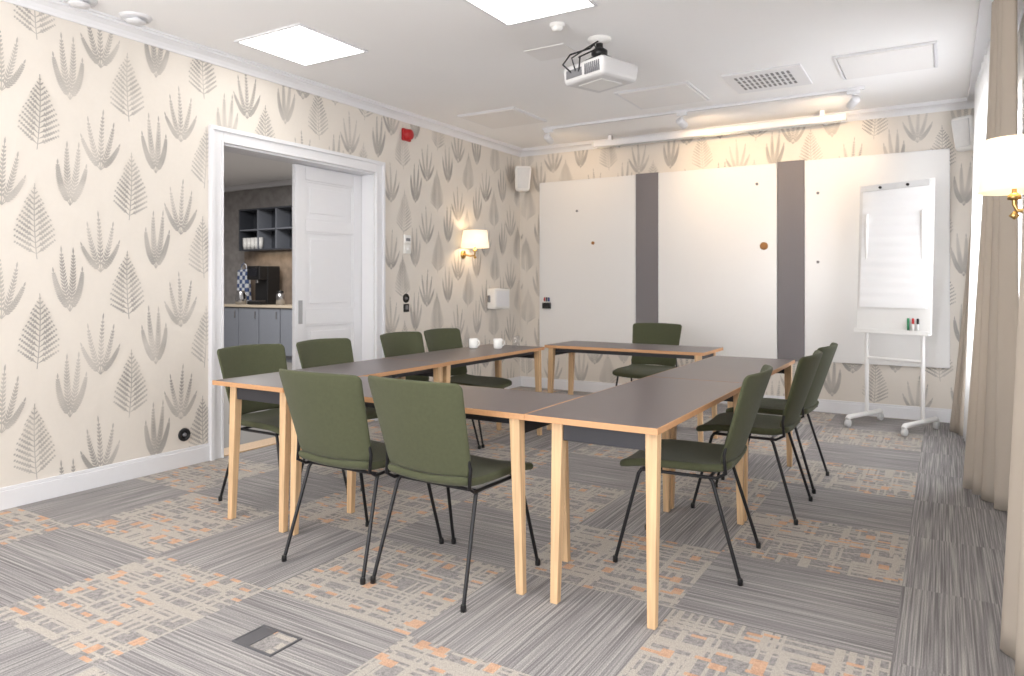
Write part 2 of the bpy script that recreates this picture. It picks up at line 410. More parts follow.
# ---------------------------------------------------------------- next room (kitchen)
KX0, KY0, KY1, KH = -11.7, 1.5, 8.6, 3.08
st(MB().box(KX0, LX-.2, KY0, KY1, -.12, 0).build('floor_kitchen', 'kfloor'))
st(MB().box(KX0, LX-.2, KY0, KY1, KH, KH+.1).build('ceiling_kitchen', 'ceil'))
st(MB().box(KX0-.1, LX-.2, KY1, KY1+.1, 0, KH).build('wall_kitchen_back', 'kwall'))
st(MB().box(KX0-.1, KX0, KY0, KY1, 0, KH).build('wall_kitchen_left', 'kwall'))
st(MB().box(KX0-.1, LX-.2, KY0-.1, KY0, 0, KH).build('wall_kitchen_front', 'kwall'))
m = MB(); m.box(KX0, LX-.2, KY1-.07, KY1, KH-.09, KH); m.box(KX0, KX0+.07, KY0, KY1-.07, KH-.09, KH); st(m.build('trim_4', 'white', None, .01))
st(MB().box(-10.9, -8.2, KY1-.015, KY1, .93, 1.86).build('trim_5', 'kstone'))
names = ['leftmost', 'second', 'third', 'rightmost']
cab = None
for i in range(4):
    x = -10.57+i*.52
    lab = 'blue grey base cabinet under the kitchen worktop, %s of four' % names[i]
    if cab is None:
        cab = thing('base_cabinet', lab, 'cabinet', (x, 8.29, 0), 0, 'kitchen base cabinets')
        m = MB(); m.box(-.255, .255, -.27, .3, .1, .88); m.box(-.255, .255, -.22, .3, 0, .1); m.build('body', 'kcab', cab, .002)
        dd = MB().box(-.25, .25, -.292, -.272, .11, .87).build('door', 'kcab', cab, .003)
        MB().box(.17, .19, -.31, -.292, .7, .82).build('handle', 'steel', dd, .003)
    else: dup(cab, (x, 8.29, 0), 0, lab)
tag(MB().box(-10.85, -8.72, 7.97, 8.58, .885, .925).build('worktop', 'ktop', None, .004), 'beige kitchen worktop running over the blue grey cabinets', 'worktop')
sh = thing('wall_shelf_unit', 'charcoal open shelf unit on the grey kitchen wall above the worktop', 'shelf', (-9.93, 8.43, 1.86))
m = MB(); m.box(-.72, .72, .14, .17, 0, .73); m.box(-.72, .72, -.16, .14, 0, .025); m.box(-.72, .72, -.16, .14, .705, .73)
for x in (-.72, .695): m.box(x, x+.025, -.16, .14, .025, .705)
m.build('body', 'kshelf', sh, .002)
MB().box(-.695, .695, -.155, .14, .35, .37).build('shelf', 'kcab', sh, .002)
for x in (-.24, .22): MB().box(x, x+.02, -.155, .14, .025, .705).build('divider', 'kcab', sh, .002)
pos = ['first from left', 'second from left', 'third from left', 'fourth from left', 'fifth from left']
for i in range(5):
    c = MB().lathe([(.001, 0), (.03, 0), (.042, .07), (.045, .2), (.041, .2), (.036, .02), (.001, .01)], n=20).build('cup', 'ceram', None, 0, (-10.56+i*.1, 8.34, 1.886))
    tag(c, 'white cup on the lower deck of the charcoal kitchen shelf, %s' % pos[i], 'cup', 'cups on the kitchen shelf')
cm = thing('coffee_machine', 'tall black coffee machine on the beige kitchen worktop', 'coffee machine', (-10.0, 8.27, .925))
m = MB(); m.box(-.16, .16, -.05, .22, 0, .66); m.box(-.16, .16, -.22, -.05, .42, .66); m.box(-.16, .16, -.22, -.05, 0, .06); m.build('body', 'blackp', cm, .015)
MB().box(-.11, .11, -.228, -.221, .48, .61).build('display', 'lens', cm, .004)
MB().lathe([(.025, -.05), (.025, 0)], (0, -.13, .42), 16).build('spout', 'steel', cm)
MB().box(-.13, .13, -.21, -.06, .061, .07).build('drip_tray', 'steel', cm, .002)
bag = thing('checked_bag', 'blue and white checked cloth bag standing behind the steel jug', 'bag', (-10.62, 8.36, .925))
m = MB(); m.hexa([(-.14,-.06,0),(.14,-.06,0),(.14,.06,0),(-.14,.06,0)], [(-.15,-.03,.6),(.13,-.03,.62),(.13,.03,.62),(-.15,.03,.6)]); m.build('body', 'check', bag, .02)
MB().tube([(-.08, 0, .59), (-.06, 0, .69), (0, 0, .72), (.05, 0, .69), (.07, 0, .59)], .008).build('handle', 'check', bag)
j = thing('steel_jug', 'small shiny steel jug on the worktop beside the coffee machine', 'jug', (-10.4, 8.12, .925))
MB().lathe([(.001, 0), (.09, 0), (.095, .1), (.07, .2), (.065, .24), (.06, .24), (.06, .02), (.001, .01)], n=24).build('body', 'steel', j)
MB().tube([(.07, 0, .21), (.13, 0, .2), (.14, 0, .12), (.09, 0, .06)], .01).build('handle', 'steel', j)
k = thing('lidded_jar', 'lidded steel jar on the worktop right of the coffee machine', 'jar', (-9.5, 8.2, .925))
MB().lathe([(.001, 0), (.07, 0), (.07, .18), (.05, .2)], n=24).build('body', 'steel', k); MB().lathe([(.055, .2), (.055, .23), (.01, .25)], n=24).build('lid', 'blackp', k)

# ---------------------------------------------------------------- ceiling items
def led(x, y, lab):
    t = thing('ceiling_light_panel', lab, 'ceiling light', (x, y, H), 0, 'square ceiling light panels')
    m = MB(); m.box(-.32, .32, -.32, -.3, -.012, 0); m.box(-.32, .32, .3, .32, -.012, 0); m.box(-.32, -.3, -.3, .3, -.012, 0); m.box(.3, .32, -.3, .3, -.012, 0)
    m.build('frame', 'white', t, .002); MB().box(-.3, .3, -.3, .3, -.008, -.001).build('diffuser', 'panel', t)
led(-3.85, 3.52, 'bright square ceiling light panel nearest the fern wallpaper wall')
led(-2.09, 3.60, 'bright square ceiling light panel cut by the top of the photo')
def plate(x, y, lab):
    t = thing('ceiling_hatch', lab, 'ceiling panel', (x, y, H), 0, 'flush white ceiling panels')
    m = MB()
    for a, b, c_, e in [(-.33, .33, -.33, -.31), (-.33, .33, .31, .33), (-.33, -.31, -.31, .31), (.31, .33, -.31, .31)]: m.box(a, b, c_, e, -.014, 0)
    m.build('frame', 'white', t, .003); MB().box(-.305, .305, -.305, .305, -.02, -.004).build('panel', 'ceil2', t, .008)
plate(-3.79, 6.08, 'flush white square ceiling panel near the corner with the white loudspeaker')
plate(-2.13, 6.10, 'flush white square ceiling panel behind the projector, left of the slotted vent')
plate(-.37, 6.03, 'flush white square ceiling panel nearest the curtains')
t = thing('ceiling_vent', 'square slotted white air vent between two flush ceiling panels', 'vent', (-1.23, 6.05, H))
m = MB(); m.box(-.3, .3, -.3, .3, -.014, 0); m.build('plate', 'white', t, .004)
m = MB()
for r in range(4):
    for c_ in range(11): m.box(-.22+c_*.04, -.2+c_*.04, -.2+r*.105, -.125+r*.105, -.0165, -.014)
m.build('slots', 'greyp', t)
for i, (x, y, lab) in enumerate([(-4.33, 2.60, 'round white ceiling valve by the crown moulding, right of its twin'), (-4.35, 2.27, 'round white ceiling valve by the crown moulding, nearer the photo corner')]):
    t = thing('ceiling_valve', lab, 'vent', (x, y, H), 0, 'round ceiling valves')
    MB().lathe([(.05, -.008), (.085, -.016), (.095, 0)]).build('ring', 'white', t); MB().lathe([(.001, -.04), (.05, -.038), (.06, -.028), (.02, -.02), (.02, 0)]).build('disc', 'white', t)
t = thing('smoke_detector', 'small round white smoke detector beside the ceiling light over the tables', 'smoke detector', (-2.13, 4.08, H))
MB().lathe([(.05, 0), (.05, -.015), (.045, -.02)]).build('base', 'plas', t); MB().lathe([(.04, -.02), (.036, -.038), (.015, -.045), (.001, -.045)]).build('sensor', 'plas', t)
tag(MB().box(-.16, .16, -.13, .13, -.006, 0).build('ceiling_plate', 'ceil2', None, .002, (-2.42, 4.55, H)), 'thin plain plate on the ceiling left of the projector mount', 'ceiling panel')
p = thing('projector', 'white projector hanging from a black ceiling mount above the tables', 'projector', (-2.01, 4.47, 2.70), math.radians(-21))
m = MB(); m.hexa([(-.19,-.16,-.07),(.19,-.16,-.07),(.19,.18,-.07),(-.19,.18,-.07)], [(-.2,-.17,.06),(.2,-.17,.06),(.2,.19,.05),(-.2,.19,.05)]); m.build('body', 'pplas', p, .03)
m = MB()
for i in range(9): m.box(-.2025, -.19, -.11+i*.025, -.098+i*.025, -.03, .03)
m.build('vent_grille', 'greyp', p)
m = MB()
for i in range(8): m.box(.03+i*.018, .04+i*.018, -.171, -.16, -.04, .03)
m.build('vent_grille', 'greyp', p)
MB().box(-.15, .0, -.17, -.16, -.035, .02).build('port_panel', 'greyp', p, .002)
MB().lathe([(.05, .17), (.05, .205), (.04, .205), (.001, .19)], (-.09, 0, 0), axis='Y').build('lens', 'lens', p)
MB().box(-.11, .11, -.09, .11, -.076, -.069).build('bottom_cover', 'plas', p, .004)
m = MB(); m.box(-.13, .13, -.016, .016, .06, .075); m.box(-.016, .016, -.12, .12, .06, .075)
m.tube([(0, 0, .07), (0, 0, .225)], .025); m.tube([(-.1, -.09, .07), (-.03, 0, .13)], .008); m.tube([(.1, -.09, .07), (.03, 0, .13)], .008); m.tube([(.1, .09, .07), (.03, 0, .13)], .008); m.lathe([(.035, .11), (.055, .13), (.055, .155), (.03, .175)])
m.build('mount', 'blackp', p)
MB().lathe([(.08, .24), (.08, .225), (.03, .205)]).build('ceiling_rose', 'plas', p)
m = MB(); m.tube([(-.1, -.165, 0), (-.15, -.2, .06), (-.12, -.16, .13), (-.03, -.06, .17), (-.03, 0, .225)], .006); m.tube([(-.06, -.165, 0), (-.05, -.21, .08), (.03, -.13, .15), (.02, -.02, .22)], .005)
m.tube([(-.03, -.165, -.01), (.02, -.2, .07), (-.08, -.12, .11), (.05, -.08, .14), (-.02, -.03, .2)], .005); m.build('cable', 'blackp', p)
tr = thing('light_track', 'thin white lighting track across the ceiling in front of the back wall', 'light track', (-2.15, 6.70, H))
MB().box(-1.52, 1.58, -.015, .015, -.025, 0).build('rail', 'white', tr, .003); MB().box(-1.51, 1.57, -.005, .005, -.0262, -.025).build('groove', 'lgrey', tr)
def spot(x, lab, tgt, power):
    t = thing('track_spotlight', lab, 'spotlight', (x, 6.70, H-.0265), 0, 'white track spotlights')
    MB().box(-.05, .05, -.015, .015, -.03, 0).build('adapter', 'white', t, .004)
    MB().tube([(0, 0, -.03), (0, 0, -.08)], .008).build('stem', 'white', t)
    dirv = (Vector(tgt)-Vector((x, 6.70, H-.13))).normalized()
    hd = MB().lathe([(.001, -.06), (.03, -.06), (.036, -.045), (.036, .05), (.031, .055), (.028, .045), (.001, .04)], n=24).build('head', 'white', t, 0, (0, 0, -.1))
    hd.rotation_euler = dirv.to_track_quat('Z', 'Y').to_euler()
    l = bpy.data.lights.new('spot', 'SPOT'); l.energy = power; l.color = (1, .70, .40); l.spot_size = math.radians(120); l.spot_blend = 1; l.shadow_soft_size = .04
    lo = bpy.data.objects.new('spot_lamp', l); C.objects.link(lo); lo.location = Vector((x, 6.70, H-.131))+dirv*.07; lo.rotation_euler = dirv.to_track_quat('-Z', 'Y').to_euler()
spot(-3.60, 'small white track spotlight, leftmost, near the corner loudspeaker', (-3.6, BY, 2.4), 12)
spot(-2.15, 'small white track spotlight, middle of the three, right of the projector', (-1.9, BY, 2.4), 30)
spot(-.66, 'small white track spotlight, rightmost, near the flip chart', (-1.3, BY, 2.4), 32)
t = thing('projection_screen_case', 'long white rolled projection screen case along the top of the back wall', 'projection screen', (-2.1, 7.42, 2.82))
MB().box(-1.30, 1.30, -.035, .035, 0, .065).build('housing', 'white', t, .012)
for x in (-1.312, 1.30): MB().box(x, x+.012, -.04, .04, -.004, .069).build('end_cap', 'plas', t, .004)
MB().box(-1.26, 1.26, -.009, .009, -.011, .0).build('bottom_bar', 'alu', t, .003)
for x in (-1.1, 1.1): MB().box(x-.02, x+.02, -.025, .025, .06, .118).box(x-.015, x+.015, .025, .2375, .02, .033).build('bracket', 'white', t)
def speaker(loc, rz, lab, bl):
    t = thing('loudspeaker', lab, 'loudspeaker', loc, rz, 'white wall loudspeakers')
    m = MB(); m.hexa([(-.095,-.07,-.16),(.095,-.07,-.16),(.06,.08,-.14),(-.06,.08,-.14)], [(-.11,-.12,.15),(.11,-.12,.15),(.07,.06,.14),(-.07,.06,.14)]); m.build('cabinet', 'plas', t, .04)
    m = MB(); m.hexa([(-.065,-.083,-.12),(.065,-.083,-.12),(.065,-.07,-.12),(-.065,-.07,-.12)], [(-.075,-.122,.115),(.075,-.122,.115),(.075,-.108,.115),(-.075,-.108,.115)]); m.build('grille', 'felt2', t, .004)
    MB().tube([(0, .05, 0), (0, bl, 0)], .018).build('bracket', 'blackp', t)
speaker((-4.37, 7.44, 2.54), math.radians(42), 'white loudspeaker tilted out from the far left corner near the ceiling', .221)
speaker((.19, 7.50, 2.60), math.radians(-35), 'white loudspeaker in the far right corner above the curtains', .19)

# ---------------------------------------------------------------- left wall fittings
t = thing('fire_alarm', 'red fire alarm sounder on the fern wallpaper near the ceiling', 'alarm', (LX, 5.44, 2.73))
MB().box(0, .03, -.06, .06, -.06, .06).build('base', 'red', t, .01); MB().lathe([(.055, .03), (.05, .07), (.03, .085), (.001, .085)], axis='X').build('horn', 'red', t)
t = thing('thermostat', 'white wall controller with two stacked modules beside the doorway', 'wall controller', (LX, 5.46, 1.66))
MB().box(0, .02, -.05, .05, .005, .09).build('module', 'plas', t, .004); MB().box(0, .02, -.05, .05, -.09, 0).build('module', 'plas', t, .004)
MB().box(.02, .022, -.03, .03, .03, .06).build('display', 'greyp', t)
MB().lathe([(.02, .02), (.018, .03), (.001, .03)], (0, 0, -.045), axis='X', n=20).build('dial', 'plas', t)
def sock(loc, lab, r):
    t = thing('wall_socket', lab, 'socket', loc, 0, 'round black wall fittings')
    MB().lathe([(r, 0), (r, .008), (r-.004, .012), (r*.62, .012), (r*.6, .004), (.001, .004)], axis='X').build('plate', 'blackp', t)
    MB().lathe([(r*.3, .004), (r*.28, .014), (.001, .014)], axis='X', n=20).build('insert', 'greyp', t)
sock((LX, 3.06, .22), 'round black wall socket low on the wallpaper just above the baseboard', .045)
sock((LX, 5.45, 1.13), 'round black wall switch below the white wall controller', .045)
t = thing('wall_switch', 'black wall switch directly below the round black one', 'switch', (LX, 5.45, 1.04))
MB().box(0, .012, -.04, .04, -.045, .035).build('plate', 'blackp', t, .006); MB().box(.012, .018, -.02, .02, -.02, .02).build('rocker', 'greyp', t, .002)
t = thing('wall_box', 'white wall mounted control box near the far left corner', 'control box', (LX, 7.06, 1.1))
MB().box(0, .12, -.16, .16, -.12, .12).build('housing', 'plas', t, .015); MB().box(.12, .124, -.13, .13, -.09, .09).build('cover', 'white', t, .003); MB().box(.02, .05, -.18, -.16, -.04, .04).build('latch', 'greyp', t, .004)
def walllamp(loc, sgn, lab, power, rb, rt, zb, zt):
    t = thing('wall_lamp', lab, 'wall lamp', loc, 0 if sgn > 0 else PI, 'brass wall lamps with white shades')
    MB().lathe([(.045, -.16), (.045, -.148), (.035, -.143)], (0, 0, -.16), axis='X').build('wall_plate', 'gold', t)
    m = MB(); m.tube([(-.145, 0, -.16), (-.06, 0, -.18), (-.01, 0, -.175), (0, 0, -.15), (0, 0, -.04)], .009); m.lathe([(.001, -.135), (.024, -.13), (.024, -.115), (.012, -.105)], (0, 0, 0)); m.lathe([(.001, -.21), (.02, -.195), (.001, -.175)]); m.build('arm', 'gold', t)
    MB().lathe([(rb, zb), (rt, zt)], n=48, cap=False).build('lamp_shade', 'shade', t, solid=.003)
    MB().lathe([(.012, -.04), (.016, .0), (.03, .04), (.02, .07), (.001, .075)], n=20).build('bulb', emis_bulb, t)
    l = bpy.data.lights.new('wall_lamp_light', 'POINT'); l.energy = power; l.color = (1, .74, .46); l.shadow_soft_size = .05
    lo = bpy.data.objects.new('wall_lamp_light', l); C.objects.link(lo); lo.location = (loc[0], loc[1], loc[2])
walllamp((LX+.162, 6.42, 1.755), 1, 'brass wall lamp with glowing white shade on the fern wallpaper wall', 5.5, .152, .128, -.09, .095)
walllamp((.24, 3.46, 1.73), -1, 'brass wall lamp with white shade between the beige curtains at the right edge', 1.6, .122, .10, -.10, .11)

# ---------------------------------------------------------------- back wall boards
ZB, ZT = .50, 2.505
def wboard(x0, x1, lab):
    t = thing('whiteboard', lab, 'whiteboard', ((x0+x1)/2, BY, ZB), 0, 'large whiteboards on the back wall')
    w = (x1-x0)/2; MB().box(-w+.004, w-.004, -.03, -.014, .004, ZT-ZB-.004).build('panel', 'board', t, .002)
    m = MB(); hh = ZT-ZB
    m.box(-w, w, -.032, -.012, 0, .004); m.box(-w, w, -.032, -.012, hh-.004, hh); m.box(-w, -w+.004, -.032, -.012, .004, hh-.004); m.box(w-.004, w, -.032, -.012, .004, hh-.004); m.build('edge_trim', 'white', t)
    for z in (.15, hh-.15): MB().box(-w+.1, w-.1, -.014, -.003, z-.02, z+.02).build('mounting_rail', 'alu', t)
wboard(-4.225, -2.985, 'large blank whiteboard nearest the left corner, left of the first grey panel')
wboard(-2.717, -1.457, 'large blank whiteboard between the two narrow grey panels')
wboard(-1.192, .047, 'large blank whiteboard behind the flip chart')
for x0, x1, lab in ((-2.981, -2.721, 'narrow grey felt panel between the left and middle whiteboards'), (-1.453, -1.196, 'narrow grey felt panel between the middle whiteboard and the flip chart board')):
    t = thing('pinboard', lab, 'pinboard', ((x0+x1)/2, BY, ZB-.01), 0, 'narrow grey felt panels'); w = (x1-x0)/2
    MB().box(-w, w, -.034, -.012, 0, ZT-ZB+.02).build('felt_panel', 'felt', t, .003)
    for z in (.2, 1.8): MB().box(-w+.04, w-.04, -.012, -.003, z-.02, z+.02).build('mounting_rail', 'alu', t)
def xz(px, py, Y):
    u = (px-512)/713; d = Y/(.855+.518*u); return d*(-.518+.855*u), 1.26+(285-py)/713*d
for px, py, r, mt, lab in ((577, 211, .014, 'greyp', 'tiny grey magnet, upper one on the left whiteboard'), (593, 243, .02, 'brown', 'small brown magnet in the middle of the left whiteboard'),
                       (757, 184, .014, 'greyp', 'tiny grey magnet near the top right of the middle whiteboard'), (764, 246, .04, 'brown', 'round brown disc magnet at the right side of the middle whiteboard'),
                       (818, 193, .014, 'greyp', 'tiny grey magnet left of the flip chart top on the right whiteboard'), (818, 262, .014, 'greyp', 'tiny grey magnet left of the flip chart middle on the right whiteboard')):
    x, z = xz(px, py, BY-.035)
    tag(MB().lathe([(r, 0), (r, -.008), (r*.8, -.011), (.001, -.011)], axis='Y', n=24).build('magnet', mt, None, 0, (x, BY-.0305, z)), lab, 'magnet', 'magnets on the whiteboards')
x, z = xz(546, 306, BY-.05)
t = thing('marker_holder', 'small black marker holder on the left edge of the left whiteboard', 'marker holder', (x+.01, BY-.031, z-.03))
m = MB(); m.box(-.05, .05, -.04, -.034, 0, .07); m.box(-.05, .05, -.034, 0, 0, .006); m.box(-.05, -.044, -.034, 0, .006, .07); m.box(.044, .05, -.034, 0, .006, .07); m.build('holder', 'blackp', t)
for i, (mt, cn) in enumerate((('red', 'red'), ('blackp', 'black'), ('blue', 'blue'))):
    a = thing('marker_pen', '%s marker pen standing in the black holder on the left whiteboard' % cn, 'marker', (x-.02+i*.03, BY-.049, z-.0235), 0, 'marker pens on the left whiteboard')
    MB().lathe([(.001, 0), (.009, 0), (.009, .08)], n=14).build('barrel', 'plas', a); MB().lathe([(.0095, .08), (.0095, .125), (.001, .13)], n=14).build('cap', mt, a)

# ---------------------------------------------------------------- flip chart
FA = math.radians(-24)
FC = thing('flip_chart', 'white flip chart with blank paper pad on a wheeled stand by the curtains', 'flip chart', (-.385, 7.12, 0), FA)
tilt = lambda z: .0+(z-.8)*.045
def slab(m, x0, x1, z0, z1, ya, yb, mi=0):
    m.hexa([(x0, ya+tilt(z0), z0), (x1, ya+tilt(z0), z0), (x1, yb+tilt(z0), z0), (x0, yb+tilt(z0), z0)], [(x0, ya+tilt(z1), z1), (x1, ya+tilt(z1), z1), (x1, yb+tilt(z1), z1), (x0, yb+tilt(z1), z1)], mi); return m
slab(MB(), -.325, .325, .83, 2.17, -.012, .006).build('board', 'plas', FC, .004)
m = MB(); vs = []; nx_, nz_ = 16, 96
for j in range(nz_+1):
    for i in range(nx_+1):
        a = -.29+.58*i/nx_; z = 1.06+1.06*j/nz_; f = 1-j/nz_
        vs.append((a, tilt(z)-.023-.0016*math.sin(z*2*PI/.09+a*2.5)-.012*f*f, z))
m.add(vs, [(j*(nx_+1)+i, j*(nx_+1)+i+1, (j+1)*(nx_+1)+i+1, (j+1)*(nx_+1)+i) for j in range(nz_) for i in range(nx_)], 0, True)
slab(m, -.29, .29, 1.06, 2.12, -.0205, -.0125)
m.build('paper_pad', 'paperw', FC)
slab(MB(), -.30, .30, 2.11, 2.165, -.038, -.0275).build('clamp_bar', 'felt2', FC, .004)
m = MB(); slab(m, -.325, .325, .83, .845, -.06, -.013); slab(m, -.325, .325, .845, .87, -.06, -.055); m.build('pen_tray', 'plas', FC, .003)
for s in (-1, 1):
    MB().tube([(s*.245, .02, .07), (s*.245, .02, 1.9)], .017).build('post', 'plas', FC)
    ft = MB().tube([(s*.245, -.3, .07), (s*.245, -.28, .088), (s*.245, .25, .088), (s*.245, .27, .07)], .022).build('foot', 'plas', FC)
    for yy in (-.29, .26):
        MB().lathe([(.001, -.016), (.032, -.016), (.035, -.009), (.035, .009), (.032, .016), (.001, .016)], (s*.245, yy, .035), 20, axis='X').tube([(s*.245, yy, .035), (s*.245, yy, .08)], .017, 10).build('caster', 'felt2', ft)
    MB().tube([(s*.12, -.039+tilt(2.13), 2.135), (s*.12, -.052+tilt(2.13), 2.135)], .012).build('clamp_knob', 'blackp', FC)
MB().tube([(-.245, .02, .60), (.245, .02, .60)], .014).build('crossbar', 'plas', FC)
M_FC = Matrix.Translation(FC.location) @ Matrix.Rotation(FA, 4, 'Z')
for i, (mt, cn) in enumerate((('grn', 'green'), ('red', 'red'), ('blackp', 'black'))):
    q = M_FC @ Vector((.15+i*.04, -.036, .8455))
    a = thing('marker_pen', '%s marker pen standing in the flip chart tray' % cn, 'marker', q, 0, 'marker pens on the flip chart')
    MB().lathe([(.001, 0), (.01, 0), (.01, .08)], n=14).build('barrel', 'plas' if i else mt, a); MB().lathe([(.0105, .08), (.0105, .125), (.001, .13)], n=14).build('cap', mt, a)

# ---------------------------------------------------------------- curtains
def curtain(name, lab, top, bot, z0, z1, nf, at, ab, mt, phase=0, pw=1.3):
    m = MB(); nu = nf*18; nv = 30; vs = []
    for j in range(nv+1):
        t = j/nv; z = z1+(z0-z1)*t; e = t**pw
        (ya, xa), (yb, xb) = [((1-e)*p[0]+e*q[0], (1-e)*p[1]+e*q[1]) for p, q in zip(top, bot)]
        amp = at+(ab-at)*e; dx, dy = xb-xa, yb-ya; L_ = math.hypot(dx, dy); nx, ny = dy/L_, -dx/L_
        for i in range(nu+1):
            s = i/nu; ph = 2*PI*nf*s+phase+.9*math.sin(2.2*s*PI+t+phase)
            o = amp*math.sin(ph)*(.75+.35*math.sin(5*s+phase))+.22*amp*math.sin(1.7*ph+1+t); q = .2*amp*math.cos(ph)
            vs.append((xa+dx*s+nx*o+dx/L_*q, ya+dy*s+ny*o+dy/L_*q, z))
    fs = [(j*(nu+1)+i, j*(nu+1)+i+1, (j+1)*(nu+1)+i+1, (j+1)*(nu+1)+i) for j in range(nv) for i in range(nu)]
    m.add(vs, fs, 0, True)
    t = thing(name, lab, 'curtain', (0, 0, 0), 0, 'window curtains')
    t.location = ((top[0][1]+top[1][1])/2, (bot[0][0]+bot[1][0])/2, 0)
    L = t.location
    m.v = [(v[0]-L[0], v[1]-L[1], v[2]) for v in m.v]
    m.build('fabric', mt, t, solid=.003)
    hm = MB(); n = nf*2
    for i in range(n):
        s = (i+.5)/n; y = top[0][0]+(top[1][0]-top[0][0])*s; x = top[0][1]+(top[1][1]-top[0][1])*s
        hm.tube([(x-L[0], y-L[1], z1-.01), (x-L[0], y-L[1], 2.9025)], .004, 6)
    hm.build('hooks', 'plas', t)
    return t
curtain('curtain', 'beige floor length curtain gathered between the wall lamp and the sheer', ((4.45, .30), (4.95, .25)), ((4.75, .335), (5.28, .11)), .006, 2.88, 4, .03, .05, 'curtain')
curtain('curtain', 'far beige curtain in the corner behind the flip chart', ((7.05, .28), (7.28, .27)), ((6.98, .17), (7.25, .03)), .006, 2.88, 3, .018, .03, 'curtain', 1)
curtain('curtain', 'nearest beige curtain at the lower right edge of the photo', ((2.1, .27), (2.75, .27)), ((2.3, .30), (3.05, .19)), .006, 2.88, 5, .04, .045, 'curtain', 2)
curtain('sheer_curtain', 'bright white sheer curtain over the far window', ((5.15, .30), (7.0, .22)), ((5.45, .26), (6.92, .14)), .012, 2.88, 12, .018, .022, 'sheer')
tag(MB().box(.18, .34, 1.9, 7.6, 2.903, H).build('curtain_rail', 'white', None, .003), 'white ceiling curtain rail along the window wall', 'curtain rail')

# ---------------------------------------------------------------- tables
TL, TW, TH = 1.392, .56, .74
def make_table(lab):
    t = thing('conference_table', lab, 'table', (0, 0, 0), 0, 'folding conference tables set in a rectangle')
    hl, hw = TL/2, TW/2-.001
    tp = MB().box(-hw+.004, hw-.004, -hl+.004, hl-.004, TH-.022, TH).build('tabletop', 'top', t, .0012)
    m = MB(); z0, z1 = TH-.024, TH-.0006
    m.box(-hw, hw, -hl, -hl+.004, z0, z1); m.box(-hw, hw, hl-.004, hl, z0, z1); m.box(-hw, -hw+.004, -hl+.004, hl-.004, z0, z1); m.box(hw-.004, hw, -hl+.004, hl-.004, z0, z1)
    m.box(-hw+.004, hw-.004, -hl+.004, hl-.004, z0, z0+.0015)
    m.build('edge_band', 'oakedge', tp)
    xl, xr = -hw+.125, hw-.03; b = hl-.05
    m = MB()
    m.box(xl+.03, xr-.03, -b-.012, -b+.012, TH-.095, TH-.0245); m.box(xl+.03, xr-.03, b-.012, b+.012, TH-.095, TH-.0245)
    m.box(xl+.03, xl+.055, -b+.012, b-.012, TH-.06, TH-.0245); m.box(xr-.055, xr-.03, -b+.012, b-.012, TH-.06, TH-.0245)
    m.build('frame', 'dark', t, .003)
    for xx in (xl, xr):
        for sy in (-1, 1):
            m = MB(); yt, yb = sy*(hl-.055), sy*(hl-.03); sx = 1 if xx > 0 else -1
            def q(x, y, w, d, z): return [(x-w, y-d, z), (x+w, y-d, z), (x+w, y+d, z), (x-w, y+d, z)]
            m.hexa(q(xx, yb, .016, .017, 0), q(xx-sx*.006, yt, .024, .024, TH-.0245)); m.build('leg', 'oak', t, .004)
    for sy in (-1, 1):
        m = MB(); m.box(-.06, .06, sy*(b-.08)-.02, sy*(b-.08)+.02, TH-.05, TH-.0245); m.build('folding_bracket', 'black', t, .003)
    return t
tabs = [(-1.165, 3.176, 0, 'dark topped oak table nearest the camera, near half of the right row'),
        (-1.165, 4.572, 0, 'dark topped oak table, far half of the right row'),
        (-2.142, 2.76, -PI/2, 'dark topped oak table of the front row behind the two nearest green chairs'),
        (-3.135, 3.176, 0, 'dark topped oak table, near half of the row by the doorway'),
        (-3.15, 4.572, 0, 'dark topped oak table by the wallpaper wall holding the white mugs'),
        (-2.27, 5.72, -PI/2, 'dark topped oak table in front of the back wall whiteboards')]
t0 = None
for x, y, r, lab in tabs:
    if t0 is None: t0 = make_table(lab); t0.location = (x, y, 0); t0.rotation_euler = (0, 0, r)
    else: dup(t0, (x, y, 0), r, lab)
t = thing('mug', 'white mug on the far left table, left one of the pair', 'mug', (-3.30, 4.84, TH+.0005), 0, 'white mugs on the far left table')
MB().lathe([(.001, 0), (.03, 0), (.037, .01), (.037, .08), (.034, .08), (.034, .012), (.001, .008)], n=28).build('body', 'ceram', t)
MB().tube([(.036, 0, .068), (.055, 0, .064), (.06, 0, .043), (.052, 0, .025), (.035, 0, .02)], .005).build('handle', 'ceram', t)
dup(t, (-3.12, 4.93, TH+.0005), 1.0, 'white mug on the far left table, right one of the pair')
tag(MB().lathe([(.001, 0), (.03, 0), (.036, .1), (.034, .1), (.028, .006), (.001, .005)], n=28).build('drinking_glass', 'glass', None, 0, (-3.02, 5.05, TH+.0005)), 'clear drinking glass beside the white mugs on the far left table', 'glass')

